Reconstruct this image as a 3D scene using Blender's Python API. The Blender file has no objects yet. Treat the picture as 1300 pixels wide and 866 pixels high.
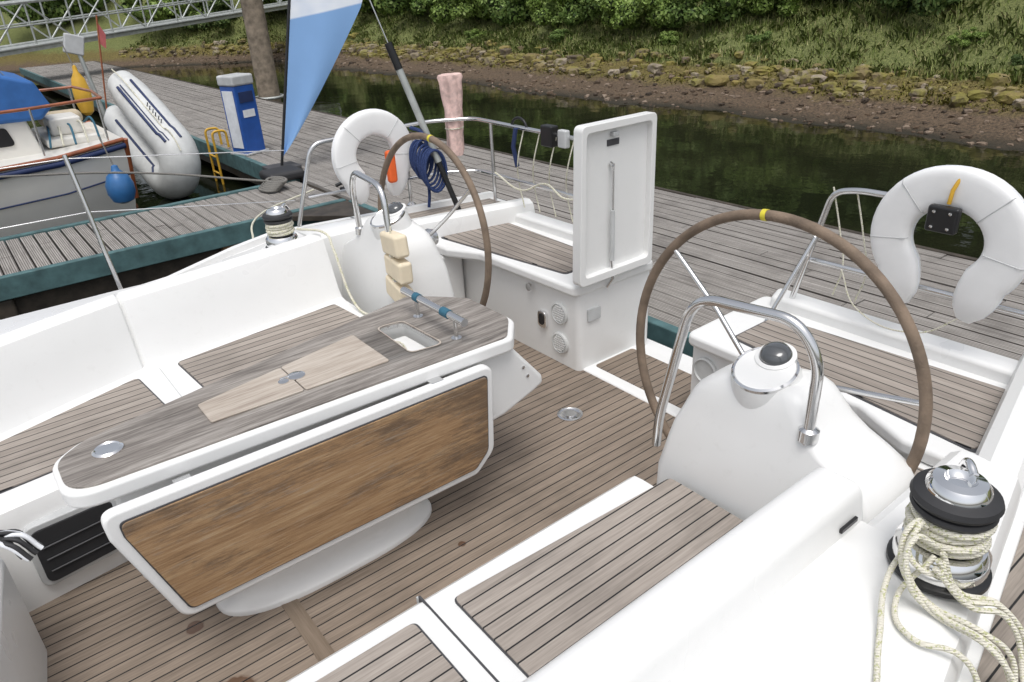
import bpy, bmesh, math, random
import numpy as np
from mathutils import Vector, Matrix, noise
random.seed(4); rng=np.random.default_rng(7)
S=bpy.context.scene
COL=S.collection
# ------------------------------------------------------------------ node helpers
class M:
    def __init__(s,name):
        s.m=bpy.data.materials.new(name); s.m.use_nodes=True
        s.t=s.m.node_tree; s.b=s.t.nodes['Principled BSDF']
    def n(s,ty,**k):
        x=s.t.nodes.new(ty)
        for a,v in k.items(): setattr(x,a,v)
        return x
    def l(s,a,b): s.t.links.new(a,b)
    def setv(s,sock,v):
        if isinstance(v,bpy.types.NodeSocket): s.l(v,sock)
        else: sock.default_value=v
    def math(s,op,a,b=0.0,c=None):
        x=s.n('ShaderNodeMath',operation=op); s.setv(x.inputs[0],a); s.setv(x.inputs[1],b)
        if c is not None: s.setv(x.inputs[2],c)
        return x.outputs[0]
    def mr(s,v,a,b,c=0.0,d=1.0):
        x=s.n('ShaderNodeMapRange'); s.setv(x.inputs[0],v)
        for i,q in enumerate((a,b,c,d)): x.inputs[i+1].default_value=q
        return x.outputs[0]
    def noise(s,vec,scale,detail=3,rough=.55,dist=0):
        x=s.n('ShaderNodeTexNoise'); 
        if vec is not None: s.l(vec,x.inputs['Vector'])
        x.inputs['Scale'].default_value=scale; x.inputs['Detail'].default_value=detail
        x.inputs['Roughness'].default_value=rough; x.inputs['Distortion'].default_value=dist
        return x.outputs['Fac']
    def mix(s,f,a,b,bt='MIX'):
        x=s.n('ShaderNodeMix',data_type='RGBA',blend_type=bt); s.setv(x.inputs[0],f)
        for i,v in ((6,a),(7,b)):
            if isinstance(v,bpy.types.NodeSocket): s.l(v,x.inputs[i])
            else: x.inputs[i].default_value=(*v[:3],1)
        return x.outputs[2]
    def ramp(s,f,stops):
        x=s.n('ShaderNodeValToRGB'); s.l(f,x.inputs[0]); e=x.color_ramp.elements
        while len(e)<len(stops): e.new(.5)
        for q,(p,c) in zip(e,stops): q.position=p; q.color=(*c,1)
        return x.outputs[0]
    def obj(s): return s.n('ShaderNodeTexCoord').outputs['Object']
    def comb(s,a,b,c):
        x=s.n('ShaderNodeCombineXYZ')
        for i,v in enumerate((a,b,c)): s.setv(x.inputs[i],v)
        return x.outputs[0]
    def sep(s,v):
        x=s.n('ShaderNodeSeparateXYZ'); s.l(v,x.inputs[0]); return x.outputs
    def bump(s,h,strength=.3,dist=.01):
        x=s.n('ShaderNodeBump'); s.l(h,x.inputs['Height']); x.inputs['Strength'].default_value=strength
        x.inputs['Distance'].default_value=dist; s.l(x.outputs[0],s.b.inputs['Normal'])
    def col(s,c): s.setv(s.b.inputs['Base Color'],c if isinstance(c,bpy.types.NodeSocket) else (*c,1))
    def rough(s,v): s.setv(s.b.inputs['Roughness'],v)

def simple(name,c,rough=.5,metal=0,var=.12,scale=8,bump=0,coat=0,bscale=60):
    m=M(name); o=m.obj()
    if metal>.9: m.col(c)
    else:
        f=m.noise(o,scale,3)
        m.col(m.mix(m.mr(f,.3,.7),tuple(x*(1-var) for x in c),tuple(min(1,x*(1+var)) for x in c)))
    m.rough(rough); m.b.inputs['Metallic'].default_value=metal
    m.b.inputs['Coat Weight'].default_value=coat
    if bump: m.bump(m.noise(o,bscale,3),bump,.005)
    return m.m
def planks(name,across='Y',w=.05,c1=(.3,.22,.16),c2=(.42,.33,.26),caulk=(.010,.010,.010),gap=.44,grain=1.0,off=0,wet=None,rough=.7,dark=.35,gs=(5,150)):
    m=M(name); X,Y,Z=m.sep(m.obj())[:3]
    A,L=(Y,X) if across=='Y' else (X,Y)
    s=m.math('DIVIDE',m.math('ADD',A,off+50*w),w); idn=m.math('FLOOR',s); fr=m.math('FRACT',s)
    d=m.math('ABSOLUTE',m.math('SUBTRACT',fr,.5)); ck=m.mr(d,gap,gap+.02)
    wn=m.n('ShaderNodeTexWhiteNoise',noise_dimensions='1D'); m.l(idn,wn.inputs['W'])
    g=m.noise(m.comb(m.math('MULTIPLY',L,gs[0]),m.math('MULTIPLY',A,gs[1]),wn.outputs[0]),1,3,.7)
    g2=m.noise(m.comb(m.math('MULTIPLY',L,1.7),m.math('MULTIPLY',A,14),idn),1,3,.6,.4)
    big=m.noise(m.obj(),2.3,4,.65)
    t=m.math('ADD',m.math('MULTIPLY',m.mr(g,.34,.66),.46*grain),m.math('MULTIPLY',wn.outputs[0],.30))
    t=m.math('ADD',t,m.math('MULTIPLY',m.mr(g2,.3,.7),.30))
    c=m.mix(t,c1,c2)
    c=m.mix(m.mr(big,.50,.72,0,dark),c,tuple(x*.45 for x in c1))
    r=m.math('ADD',rough,0)
    if wet:
        wm=None
        nz=m.noise(m.obj(),9,3)
        for (x,y,rad) in wet:
            dd=m.math('SQRT',m.math('ADD',m.math('POWER',m.math('SUBTRACT',X,x),2),m.math('POWER',m.math('SUBTRACT',Y,y),2)))
            k=m.mr(m.math('ADD',dd,m.math('MULTIPLY',m.math('SUBTRACT',nz,.5),rad*2.2)),rad*.8,rad*1.05,1,0)
            wm=k if wm is None else m.math('MAXIMUM',wm,k)
        c=m.mix(m.math('MULTIPLY',wm,.75),c,(.09,.04,.02)); r=m.mr(wm,0,1,rough,.12)
    c=m.mix(ck,c,caulk); m.col(c); m.rough(r)
    m.bump(m.math('SUBTRACT',m.math('MULTIPLY',g,.35),ck),.5,.003)
    return m.m
def wood(name,along='X',stops=None,scale=1,rough=.65,patch=None):
    m=M(name); X,Y,Z=m.sep(m.obj())[:3]
    if along=='X': v=m.comb(m.math('MULTIPLY',X,6),m.math('MULTIPLY',Y,130),m.math('MULTIPLY',Z,130)); v2=m.comb(m.math('MULTIPLY',X,2.5),m.math('MULTIPLY',Y,34),m.math('MULTIPLY',Z,34))
    else: v=m.comb(m.math('MULTIPLY',X,110),m.math('MULTIPLY',Y,4),m.math('MULTIPLY',Z,60)); v2=m.comb(m.math('MULTIPLY',X,16),m.math('MULTIPLY',Y,2),m.math('MULTIPLY',Z,16))
    g=m.noise(v,1,4,.75); g2=m.noise(v2,1,4,.65,.5)
    t=m.math('ADD',m.math('MULTIPLY',m.mr(g,.32,.68),.5),m.math('MULTIPLY',m.mr(g2,.32,.68),.5))
    c=m.ramp(t,stops)
    if patch:
        pn=m.noise(m.comb(m.math('MULTIPLY',X,9),m.math('MULTIPLY',Y,4),m.math('MULTIPLY',Z,60)),1,6,.8,.1)
        pb=m.noise(m.comb(m.math('MULTIPLY',X,2.6),0.7,m.math('MULTIPLY',Z,9)),1,6,.72,.2)
        edge=m.math('ADD',m.math('MULTIPLY',m.mr(X,.7,1.25),.09),m.math('MULTIPLY',m.mr(Z,.50,.64),.07))
        gate=m.math('ADD',m.math('ADD',m.math('MULTIPLY',pn,.55),m.math('MULTIPLY',pb,.65)),edge)
        c=m.mix(m.mr(gate,.62,.76,0,.75),c,m.mix(g,tuple(x*.5 for x in patch),tuple(x*1.6 for x in patch)))
        c=m.mix(m.mr(m.math('ADD',m.math('MULTIPLY',pn,.6),m.math('MULTIPLY',g,.4)),.53,.66,0,.55),c,(.42,.35,.28))
    m.col(c); m.rough(rough); m.bump(g,.4,.003); return m.m

def gel():
    m=M('white_gelcoat'); o=m.obj(); f=m.noise(o,1.4,4,.6); f2=m.noise(o,25,3,.7)
    c=m.mix(m.mr(f,.35,.75),(.81,.81,.80),(.765,.765,.75)); c=m.mix(m.mr(f2,.58,.8,0,.25),c,(.65,.645,.62))
    m.col(c); m.rough(m.mr(f,.3,.7,.24,.40)); return m.m
GEL=gel()
WETS=[(.2,1.76,.06),(.17,2.10,.03),(1.08,1.83,.018),(.14,1.62,.035)]
TEAK_FLOOR=planks('teak_floor','Y',.047,(.14,.107,.08),(.33,.265,.208),wet=WETS,off=.01)
TEAK_SEAT=planks('teak_seat','Y',.047,(.19,.162,.138),(.42,.37,.325))
TEAK_HELM=planks('teak_helm_seat','X',.047,(.19,.162,.138),(.42,.37,.325))
TEAK_CROSS=wood('teak_cross_board','Y',[(0,(.13,.095,.065)),(1,(.26,.205,.155))])
TABLE_W=wood('weathered_table_wood','X',[(0,(.06,.052,.046)),(.45,(.215,.192,.172)),(1,(.45,.42,.385))])
HATCH_W=wood('pale_hatch_wood','X',[(0,(.24,.19,.155)),(.5,(.44,.38,.32)),(1,(.58,.53,.47))])
LEAF_W=wood('worn_varnished_wood','X',[(0,(.17,.095,.045)),(.5,(.35,.215,.11)),(1,(.49,.34,.19))],patch=(.10,.068,.046),rough=.6)
STEEL=simple('stainless_steel',(.72,.72,.72),.15,1,.05)
CHROME=simple('polished_chrome',(.85,.85,.85),.07,1,.03)
BLACK=simple('black_plastic',(.012,.012,.013),.35)
RUB=simple('black_rubber',(.025,.025,.027),.6,bump=.1)
LEATHER=simple('taupe_leather',(.19,.14,.10),.75,bump=.5,var=.3,scale=14,bscale=180)
YEL=simple('yellow_tape',(.7,.60,.05),.5)
GREYP=simple('grey_plastic',(.50,.51,.51),.4)
GRILLE=simple('vent_grille',(.60,.61,.60),.4)
FOAM=simple('cream_foam',(.76,.66,.49),.7,bump=.3,var=.1)
CLOTHW=simple('white_vinyl',(.83,.83,.825),.5,var=.03,bump=.35,bscale=11)
ORANGE=simple('orange_plastic',(.75,.12,.02),.5)
NAVY=simple('navy_blue',(.015,.03,.10),.5)
BLUE=simple('blue_paint',(.02,.09,.36),.35)
WFAB=simple('white_fabric',(.75,.77,.8),.7)
PINK=simple('pink_wrap',(.76,.54,.49),.7,bump=.8,bscale=22,var=.3,scale=25)
TEAL=simple('teal_dock_edge',(.07,.14,.145),.7,var=.3,bump=.3)
DARKW=simple('dark_wet_wood',(.05,.04,.03),.6,var=.4,bump=.5)
PILE=simple('timber_pile',(.22,.18,.135),.85,var=.4,bump=.8,bscale=20)
BROWNB=simple('brown_boards',(.28,.17,.09),.7,var=.4)
ALU=simple('aluminium',(.48,.50,.48),.5,.6,.15)
MAHOG=simple('mahogany',(.30,.09,.035),.35,var=.3,coat=.4)
HULLW=simple('boat_white_paint',(.76,.74,.69),.35,var=.06,scale=2)
RUBG=simple('inflatable_grey',(.62,.63,.62),.5,var=.08)
YELF=simple('yellow_fender',(.65,.38,.04),.5)
DGREY=simple('dark_grey',(.06,.06,.065),.6)
BLACKIN=simple('locker_interior',(.02,.02,.022),.9)
def ropemat(name,c,c2):
    m=M(name); o=m.obj(); w=m.n('ShaderNodeTexWave',wave_type='BANDS',bands_direction='DIAGONAL'); m.l(o,w.inputs[0]); w.inputs['Scale'].default_value=70; w.inputs['Distortion'].default_value=2
    f=m.noise(o,160,2); m.col(m.mix(m.mr(f,.55,.62),c,c2)); m.rough(.85); m.bump(w.outputs['Fac'],.6,.003); return m.m
ROPE=ropemat('cream_rope',(.72,.69,.59),(.50,.51,.28))
ROPEB=ropemat('blue_rope',(.015,.035,.12),(.05,.08,.2))
ROPEG=ropemat('grey_rope',(.22,.21,.19),(.1,.1,.1))

# ------------------------------------------------------------------ geometry helpers
def group(name):
    e=bpy.data.objects.new(name,None); COL.objects.link(e); e.empty_display_size=.1; return e
def mo(name,v,f,mat,parent=None,smooth=True,bevel=0,seg=3,ang=35):
    me=bpy.data.meshes.new(name); me.from_pydata([tuple(p) for p in v],[],f); me.validate()
    bm=bmesh.new(); bm.from_mesh(me); bmesh.ops.recalc_face_normals(bm,faces=bm.faces); bm.to_mesh(me); bm.free()
    me.materials.append(mat); o=bpy.data.objects.new(name,me); COL.objects.link(o)
    if parent: o.parent=parent
    if smooth:
        me.polygons.foreach_set('use_smooth',[True]*len(me.polygons))
        if not bevel: me.set_sharp_from_angle(angle=math.radians(ang))
    if bevel:
        b=o.modifiers.new('b','BEVEL'); b.width=bevel; b.segments=seg; b.limit_method='ANGLE'; b.angle_limit=math.radians(30); b.harden_normals=True
    return o
def box(name,x0,x1,y0,y1,z0,z1,mat,parent=None,bevel=.004,seg=2,M4=None):
    v=[Vector((x,y,z)) for x in (x0,x1) for y in (y0,y1) for z in (z0,z1)]
    if M4: v=[M4@p for p in v]
    return mo(name,v,[(0,1,3,2),(4,6,7,5),(0,4,5,1),(2,3,7,6),(0,2,6,4),(1,5,7,3)],mat,parent,True,bevel,seg)
def rnd(pts,r,seg=6):
    out=[];n=len(pts)
    for i in range(n):
        p=Vector(pts[i][:2]); ri=pts[i][2] if len(pts[i])>2 else r
        a=(Vector(pts[i-1][:2])-p); b=(Vector(pts[(i+1)%n][:2])-p); la,lb=a.length,b.length
        a.normalize(); b.normalize(); an=a.angle(b); d=min(ri/math.tan(an/2),la*.48,lb*.48)
        p0=p+a*d;p1=p+b*d
        for k in range(seg+1):
            t=k/seg; out.append(tuple((1-t)**2*p0+2*t*(1-t)*p+t*t*p1))
    return out
def prism(name,pts,a,b,mat,parent=None,plane='XY',bevel=.004,seg=2):
    n=len(pts)
    def P(p,w):
        return {'XY':(p[0],p[1],w),'XZ':(p[0],w,p[1]),'YZ':(w,p[0],p[1])}[plane]
    v=[P(p,a) for p in pts]+[P(p,b) for p in pts]
    f=[tuple(range(n))[::-1],tuple(range(n,2*n))]+[(i,(i+1)%n,n+(i+1)%n,n+i) for i in range(n)]
    return mo(name,v,f,mat,parent,True,bevel,seg)
def loft(name,rings,mat,parent=None,closed=True,caps=True,ang=35,bevel=0):
    n=len(rings[0]); v=[p for r in rings for p in r]; f=[]
    for i in range(len(rings)-1):
        for j in range(n if closed else n-1):
            k=(j+1)%n; f.append((i*n+j,i*n+k,(i+1)*n+k,(i+1)*n+j))
    if caps: f.append(tuple(range(n))[::-1]); f.append(tuple(range((len(rings)-1)*n,len(rings)*n)))
    return mo(name,v,f,mat,parent,True,bevel,3,ang)
def fil(pts,r,seg=6):
    P=[Vector(p) for p in pts]; out=[P[0]]
    for i in range(1,len(P)-1):
        a=P[i-1]-P[i]; b=P[i+1]-P[i]; d=min(r,a.length*.48,b.length*.48); p0=P[i]+a.normalized()*d; p1=P[i]+b.normalized()*d
        for k in range(seg+1):
            t=k/seg; out.append((1-t)**2*p0+2*t*(1-t)*P[i]+t*t*p1)
    return out+[P[-1]]
def tube(name,pts,r,mat,parent=None,cyc=False,bez=False,res=4):
    c=bpy.data.curves.new(name,'CURVE'); c.dimensions='3D'; c.bevel_depth=r; c.bevel_resolution=res; c.use_fill_caps=True
    if bez:
        s=c.splines.new('BEZIER'); s.bezier_points.add(len(pts)-1)
        for q,p in zip(s.bezier_points,pts): q.co=p; q.handle_left_type=q.handle_right_type='AUTO'
        s.resolution_u=9
    else:
        s=c.splines.new('POLY'); s.points.add(len(pts)-1)
        for q,p in zip(s.points,pts): q.co=(*p,1)
    s.use_cyclic_u=cyc; s.use_smooth=True
    c.materials.append(mat); o=bpy.data.objects.new(name,c); COL.objects.link(o)
    if parent: o.parent=parent
    return o
def lathe(name,prof,loc,mat,parent=None,seg=40,rot=None,sx=1,sy=1):
    R=rot or Matrix.Identity(3); rings=[]
    for r,z in prof:
        rings.append([Vector(loc)+R@Vector((max(r,1e-4)*sx*math.cos(2*math.pi*k/seg),max(r,1e-4)*sy*math.sin(2*math.pi*k/seg),z)) for k in range(seg)])
    return loft(name,rings,mat,parent)
def sweep(name,path,n,a,b,mat,parent=None,seg=16,endtaper=True,pw=.7):
    n=Vector(n).normalized(); P=[Vector(p) for p in path]; rings=[]
    L=len(P)
    for i,p in enumerate(P):
        t=(P[min(i+1,L-1)]-P[max(i-1,0)]).normalized(); s=n.cross(t).normalized()
        nn=t.cross(s)
        k=1
        if endtaper: e=min(i,L-1-i); k=[.35,.75,.93,1][min(e,3)]
        rings.append([p+s*a*k*math.copysign(abs(math.cos(q))**pw,math.cos(q))+nn*b*k*math.copysign(abs(math.sin(q))**pw,math.sin(q)) for q in [2*math.pi*j/seg for j in range(seg)]])
    return loft(name,rings,mat,parent,ang=60)
def cut(o,cutter):
    m=o.modifiers.new('c','BOOLEAN'); m.object=cutter; m.operation='DIFFERENCE'; m.solver='EXACT'
    bpy.context.view_layer.update(); dg=bpy.context.evaluated_depsgraph_get()
    me=bpy.data.meshes.new_from_object(o.evaluated_get(dg)); o.modifiers.clear(); o.data=me
    bpy.data.objects.remove(cutter)
def rawmesh(name,verts,faces_n,mat):
    me=bpy.data.meshes.new(name); N=len(verts); F=N//faces_n
    me.vertices.add(N); me.vertices.foreach_set('co',verts.astype(np.float32).ravel())
    me.loops.add(N); me.loops.foreach_set('vertex_index',np.arange(N,dtype=np.int32))
    me.polygons.add(F); me.polygons.foreach_set('loop_start',np.arange(0,N,faces_n,dtype=np.int32))
    me.update(); me.validate(); me.materials.append(mat); return me
def raw(name,verts,faces_n,mat,parent=None):
    o=bpy.data.objects.new(name,rawmesh(name,verts,faces_n,mat)); COL.objects.link(o)
    if parent:o.parent=parent
    return o

YC=4.28  # centreline mirror: y -> YC-y
def cy(x): return max(.16,.27+.2*(x-1.26))
def hy(x): return -.08+max(0,x-1.2)*.19
# ================================================================== YACHT
yacht=group('sailing_yacht')
def side_loft(name,xs,prof,mirror):
    rings=[]
    for x in xs:
        r=prof(x); rings.append([(x,YC-y if mirror else y,z) for y,z in r])
    return loft(name,rings,GEL,yacht,ang=28)
def outer(x,dz=0,sd=0):
    c,h=cy(x),hy(x)
    return [(c+.05,.692-dz),(c+.015,.68-dz),(c,.65-dz),(c-.005,.562-sd),(h+.06,.56-sd),(h+.055,.595-sd),(h+.01,.595-sd),(h,.56-sd),(h+.02,-.3),(h+.25,-.95)]
def p1(x): return [(1.37,-.95),(1.37,.0),(1.35,.35),(1.34,.395),(1.315,.418),(1.28,.422),(.86,.422),(.70,.425),(.66,.692),(.53,.695)]+outer(x,.004)
side_loft('near_bench_and_coaming',[-1.6,-.8,0,.6,1.0,1.25,1.40,1.46],p1,False)
prism('near_coaming_roll',rnd([(.855,.39,.02),(.722,.785,.05),(.605,.787,.04),(.578,.64,.02),(.62,.39,.02)],.03,8),-1.6,1.475,GEL,yacht,'YZ',.022,4)
box('vent_slot',1.36,1.43,.584,.592,.712,.725,BLACK,yacht,.002)
def p2(x): return [(.60,-.95),(.60,.60),(.585,.67),(.56,.69),(.53,.695)]+outer(x,.004)
side_loft('near_coaming_aft',[1.45,1.6,1.8,1.93],p2,False)
side_loft('far_coaming_aft',[1.44,1.6,1.8,1.93],p2,True)
def p3(x):
    c=cy(x); return [(c+.14,-.95),(c+.14,.55),(c+.125,.60),(c+.09,.622),(c+.05,.622)]+[(c+.02,.615),(c,.59),(c-.005,.562)]+outer(x)[4:]
side_loft('near_quarter',[1.92,2.2,2.6,2.9],p3,False)
side_loft('far_quarter',[1.92,2.2,2.6,2.9],p3,True)
def sdrop(x): return float(np.interp(x,[.7,1.44],[.15,0]))
def pf(x,yi,yb,g):
    yt=yb+.15; d=float(np.interp(x,[.9,1.44],[.14,.01])); T=float(np.interp(x,[.9,1.44],[.738,.745]))
    r=[(yi,-.95),(yi,.0),(yi+.005,.35),(yi+.02,.4),(yi+.05,.42),(yi+.09,.422),(yb-.03,.422),(yb+.01+g,.432),(yb+.035+g,.47),(yb+.08+g,.60),(yb+.115+g,.685),(yt-.02+g,T-.022-g*.5),(yt+.01+g,T-.005-g),(yt+.045,T-g*.6),(yt+.08,T-.015),(yt+.11,T-.05),(yt+.14,.69-d)]
    return [(x,y,z) for y,z in r]+[(x,YC-y,z) for y,z in outer(x,d,sdrop(x))]
st=[(-1.6,2.45,2.72,0),(-.8,2.5,2.9,0),(-.3,2.55,3.04,0),(.1,2.6,3.18,0),(.36,2.64,3.26,0),(.405,2.645,3.275,.003),(.415,2.645,3.277,.02),(.425,2.646,3.28,.003),(.48,2.65,3.285,0),(.8,2.7,3.32,0),(1.2,2.78,3.37,0),(1.44,2.82,3.40,0)]
loft('far_bench_and_coaming',[pf(*s) for s in st],GEL,yacht,ang=28)
def pad(name,pts,z,mat,r=.02): 
    prism(name+'_rim',rnd([(p[0],p[1]) for p in pts],r),z-.002,z+.002,DGREY,yacht,bevel=0)
    cx=sum(p[0] for p in pts)/len(pts); cyy=sum(p[1] for p in pts)/len(pts)
    return prism(name,rnd([(cx+(p[0]-cx)*.99,cyy+(p[1]-cyy)*.985) for p in pts],r),z,z+.007,mat,yacht,bevel=.0015)
pad('near_seat_teak',[(.70,.89),(1.53,.89),(1.53,1.225),(.70,1.265)],.424,TEAK_SEAT)
pad('near_forward_seat_teak',[(-.7,.89),(.585,.89),(.585,1.265),(-.7,1.265)],.424,TEAK_SEAT)
pad('far_seat_teak',[(.54,3.25),(1.37,3.355),(1.40,2.93),(.57,2.76)],.424,TEAK_SEAT)
pad('far_forward_seat_teak',[(-.9,2.80),(.37,3.225),(.41,2.74),(-.9,2.60)],.424,TEAK_SEAT)
box('seat_joint',.637,.643,.87,1.335,.40,.4235,DGREY,yacht,0)
box('seat_joint_face',.637,.643,1.335,1.349,.02,.41,GREYP,yacht,0)
box('far_seat_joint',.465,.469,2.7,3.27,.40,.4235,GREYP,yacht,0)
box('cockpit_sole',-.8,2.37,1.30,2.95,-.12,-.004,GEL,yacht,.0)
box('cockpit_sole_teak',-.32,2.35,1.372,2.82,-.004,.004,TEAK_FLOOR,yacht,.0)
box('cross_board',.435,.49,1.385,2.0,.004,.007,TEAK_CROSS,yacht,.001)
box('sole_aft_teak',1.9,2.35,.7,1.372,-.004,.0035,TEAK_FLOOR,yacht,0)
box('sole_aft_teak_far',1.9,2.35,2.82,3.6,-.004,.0035,TEAK_FLOOR,yacht,0)
box('sole_aft',1.5,2.4,.5,3.8,-.2,-.006,GEL,yacht,0)
box('transom_step',2.34,2.76,1.72,2.56,-.5,.012,GEL,yacht,.012,3)
prism('transom_step_teak',rnd([(2.41,1.80),(2.70,1.80),(2.70,2.48),(2.41,2.48)],.02),.01,.017,TEAK_FLOOR,yacht,bevel=.001)
box('transom_low',2.7,2.92,.6,3.7,-.9,-.02,GEL,yacht,.02,3)
lathe('floor_drain',[(.062,.004),(.062,.010),(.052,.012),(.046,.008),(.03,.008),(.03,.013),(0,.013)],(1.99,2.22,0),STEEL,yacht)
prism('bench_locker_frame',rnd([(-.19,.07),(.10,.10),(.10,.34),(-.19,.33)],.04),2.545,2.60,GREYP,yacht,'XZ',.006)
prism('bench_locker_opening',rnd([(-.17,.09),(.09,.12),(.09,.32),(-.17,.31)],.03),2.538,2.56,BLACKIN,yacht,'XZ',.002)
for k in range(3): tube('locker_bar',[(-.15,2.535,.14+.05*k),(.08,2.535,.16+.05*k)],.003,DGREY,yacht)
prism('companionway_side',rnd([(-.75,1.5),(-.34,1.5),(-.26,2.15),(-.235,2.33),(-.30,2.50),(-.75,2.52)],.07),-.1,.42,GEL,yacht,bevel=.04,seg=5)
prism('companionway_sill',rnd([(-1.6,.9),(-.5,.9),(-.5,2.46),(-1.6,2.46)],.05),-.1,.55,GEL,yacht,bevel=.04,seg=5)
for mir in (0,1):
    fy=(lambda y:YC-y) if mir else (lambda y:y)
    def PP(l): return [(x,fy(y)) for x,y in l]
    tag='far' if mir else 'near'
    prism(tag+'_aft_locker',rnd(PP([(2.31,.5),(2.31,1.78),(2.86,1.78),(2.86,.62)]),.035),-.1,.47,GEL,yacht,bevel=.02,seg=4)
    prism(tag+'_helm_seat_top',rnd(PP([(2.16,.56),(2.16,.80),(2.26,1.0),(2.28,1.79),(2.87,1.80),(2.87,.62)]),.05),.44,.50,GEL,yacht,bevel=.02,seg=4)
    prism(tag+'_helm_seat_back',rnd(PP([(2.76,.62),(2.76,1.70),(2.88,1.74),(2.88,.62)]),.03),.45,.555,GEL,yacht,bevel=.02,seg=4)
    prism(tag+'_helm_seat_side',rnd(PP([(1.95,.46),(1.95,.72),(2.30,.78),(2.30,.5)]),.04),-.1,.44,GEL,yacht,bevel=.02,seg=4)
    prism(tag+'_helm_side_teak_rim',rnd(PP([(1.99,.56),(1.99,.70),(2.13,.745),(2.14,.56)]),.02),.438,.444,DGREY,yacht,bevel=0)
    prism(tag+'_helm_side_teak',rnd(PP([(1.995,.565),(1.995,.695),(2.125,.74),(2.135,.565)]),.02),.44,.448,TEAK_HELM,yacht,bevel=.001)
    prism(tag+'_helm_teak_rim',rnd(PP([(2.24,.60),(2.37,1.62),(2.68,1.62),(2.72,.68)]),.03),.497,.503,DGREY,yacht,bevel=0)
    prism(tag+'_helm_teak',rnd(PP([(2.25,.615),(2.378,1.61),(2.67,1.61),(2.71,.69)]),.03),.5,.508,TEAK_HELM,yacht,bevel=.001)
RX=Matrix.Rotation(math.radians(-90),3,'Y')
for (y,z) in ((2.64,.306),(2.64,.13)):
    lathe('vent_grille',[(.062,0),(.062,.012),(.054,.016),(.05,.008),(0,.008)],(2.31,y,z),GRILLE,yacht,rot=RX)
    for k in range(-3,4): box('vent_slat',2.294,2.302,y-.045*math.cos(k*.35),y+.045*math.cos(k*.35),z+k*.013-.003,z+k*.013+.003,GEL,yacht,0)
lathe('vent_grille_near',[(.062,0),(.062,.012),(.054,.016),(.05,.008),(0,.008)],(2.31,1.69,.34),GRILLE,yacht,rot=RX)
prism('shower_socket',rnd([(2.74,.18),(2.81,.18),(2.81,.28),(2.74,.28)],.03),2.29,2.312,CHROME,yacht,'YZ',.004)
prism('shower_socket_hole',rnd([(2.755,.20),(2.795,.20),(2.795,.265),(2.755,.265)],.018),2.286,2.30,BLACK,yacht,'YZ',.001)
prism('label_panel',rnd([(2.37,.28),(2.46,.28),(2.46,.35),(2.37,.35)],.01),2.488,2.50,GREYP,yacht,'XZ',.002)
lathe('seat_latch',[(.022,0),(.022,.01),(0,.012)],(2.285,2.86,.40),STEEL,yacht,rot=RX,seg=20)
lx0,lx1,lz0,lz1=2.27,2.79,.515,1.29
prism('locker_lid_panel',rnd([(lx0,lz0),(lx1,lz0),(lx1,lz1),(lx0+.02,lz1)],.03),2.475,2.50,GEL,yacht,'XZ',.006)
outer_l=rnd([(lx0,lz0),(lx1,lz0),(lx1,lz1),(lx0+.02,lz1)],.03)
inner_l=rnd([(lx0+.035,lz0+.04),(lx1-.03,lz0+.04),(lx1-.03,lz1-.035),(lx0+.05,lz1-.035)],.03)
n=len(outer_l); v=[(p[0],2.478,p[1]) for p in outer_l]+[(p[0],2.44,p[1]) for p in outer_l]+[(p[0]*1,2.44,p[1]) for p in inner_l]+[(p[0],2.478,p[1]) for p in inner_l]
f=[]
for i in range(n):
    j=(i+1)%n
    for a in range(3): f.append((a*n+i,a*n+j,(a+1)*n+j,(a+1)*n+i))
mo('locker_lid_rim',v,f,GEL,yacht,True,.004,3)
box('lid_handle_recess',2.48,2.56,2.470,2.476,1.17,1.20,DGREY,yacht,.002)
box('lid_catch',2.50,2.54,2.45,2.476,1.215,1.235,GREYP,yacht,.003)
tube('gas_strut',[(2.50,2.45,.60),(2.50,2.45,.86)],.011,GREYP,yacht)
tube('gas_strut_rod',[(2.50,2.45,.86),(2.50,2.45,1.08)],.006,STEEL,yacht)
tube('gas_strut_end',[(2.50,2.45,1.08),(2.50,2.47,1.09)],.010,STEEL,yacht)
tube('lid_lanyard',[(2.50,2.46,.60),(2.505,2.45,.50),(2.49,2.475,.45)],.008,STEEL,yacht)
def strip(name,xs,fa,fb,fz,mat,mir):
    v=[];f=[]
    for x in xs:
        for y in (fa(x),fb(x)): v.append((x,YC-y if mir else y,fz(x)))
    for i in range(len(xs)-1): f.append((2*i,2*i+1,2*i+3,2*i+2))
    mo(name,v,f,mat,yacht,False)
SD=planks('side_deck_teak','Y',.047,(.19,.162,.138),(.40,.35,.30))
for mir in (0,1): strip('side_deck_teak',[-1.6,0,.7,1.44,1.9,2.4,2.85],lambda x:hy(x)+.08,lambda x:cy(x)-.03,(lambda x:.566-sdrop(x)) if mir else (lambda x:.566),SD,mir)
lathe('deck_filler_cap',[(.03,.565),(.03,.572),(0,.573)],(1.72,.23,0),STEEL,yacht,seg=20)
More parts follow.
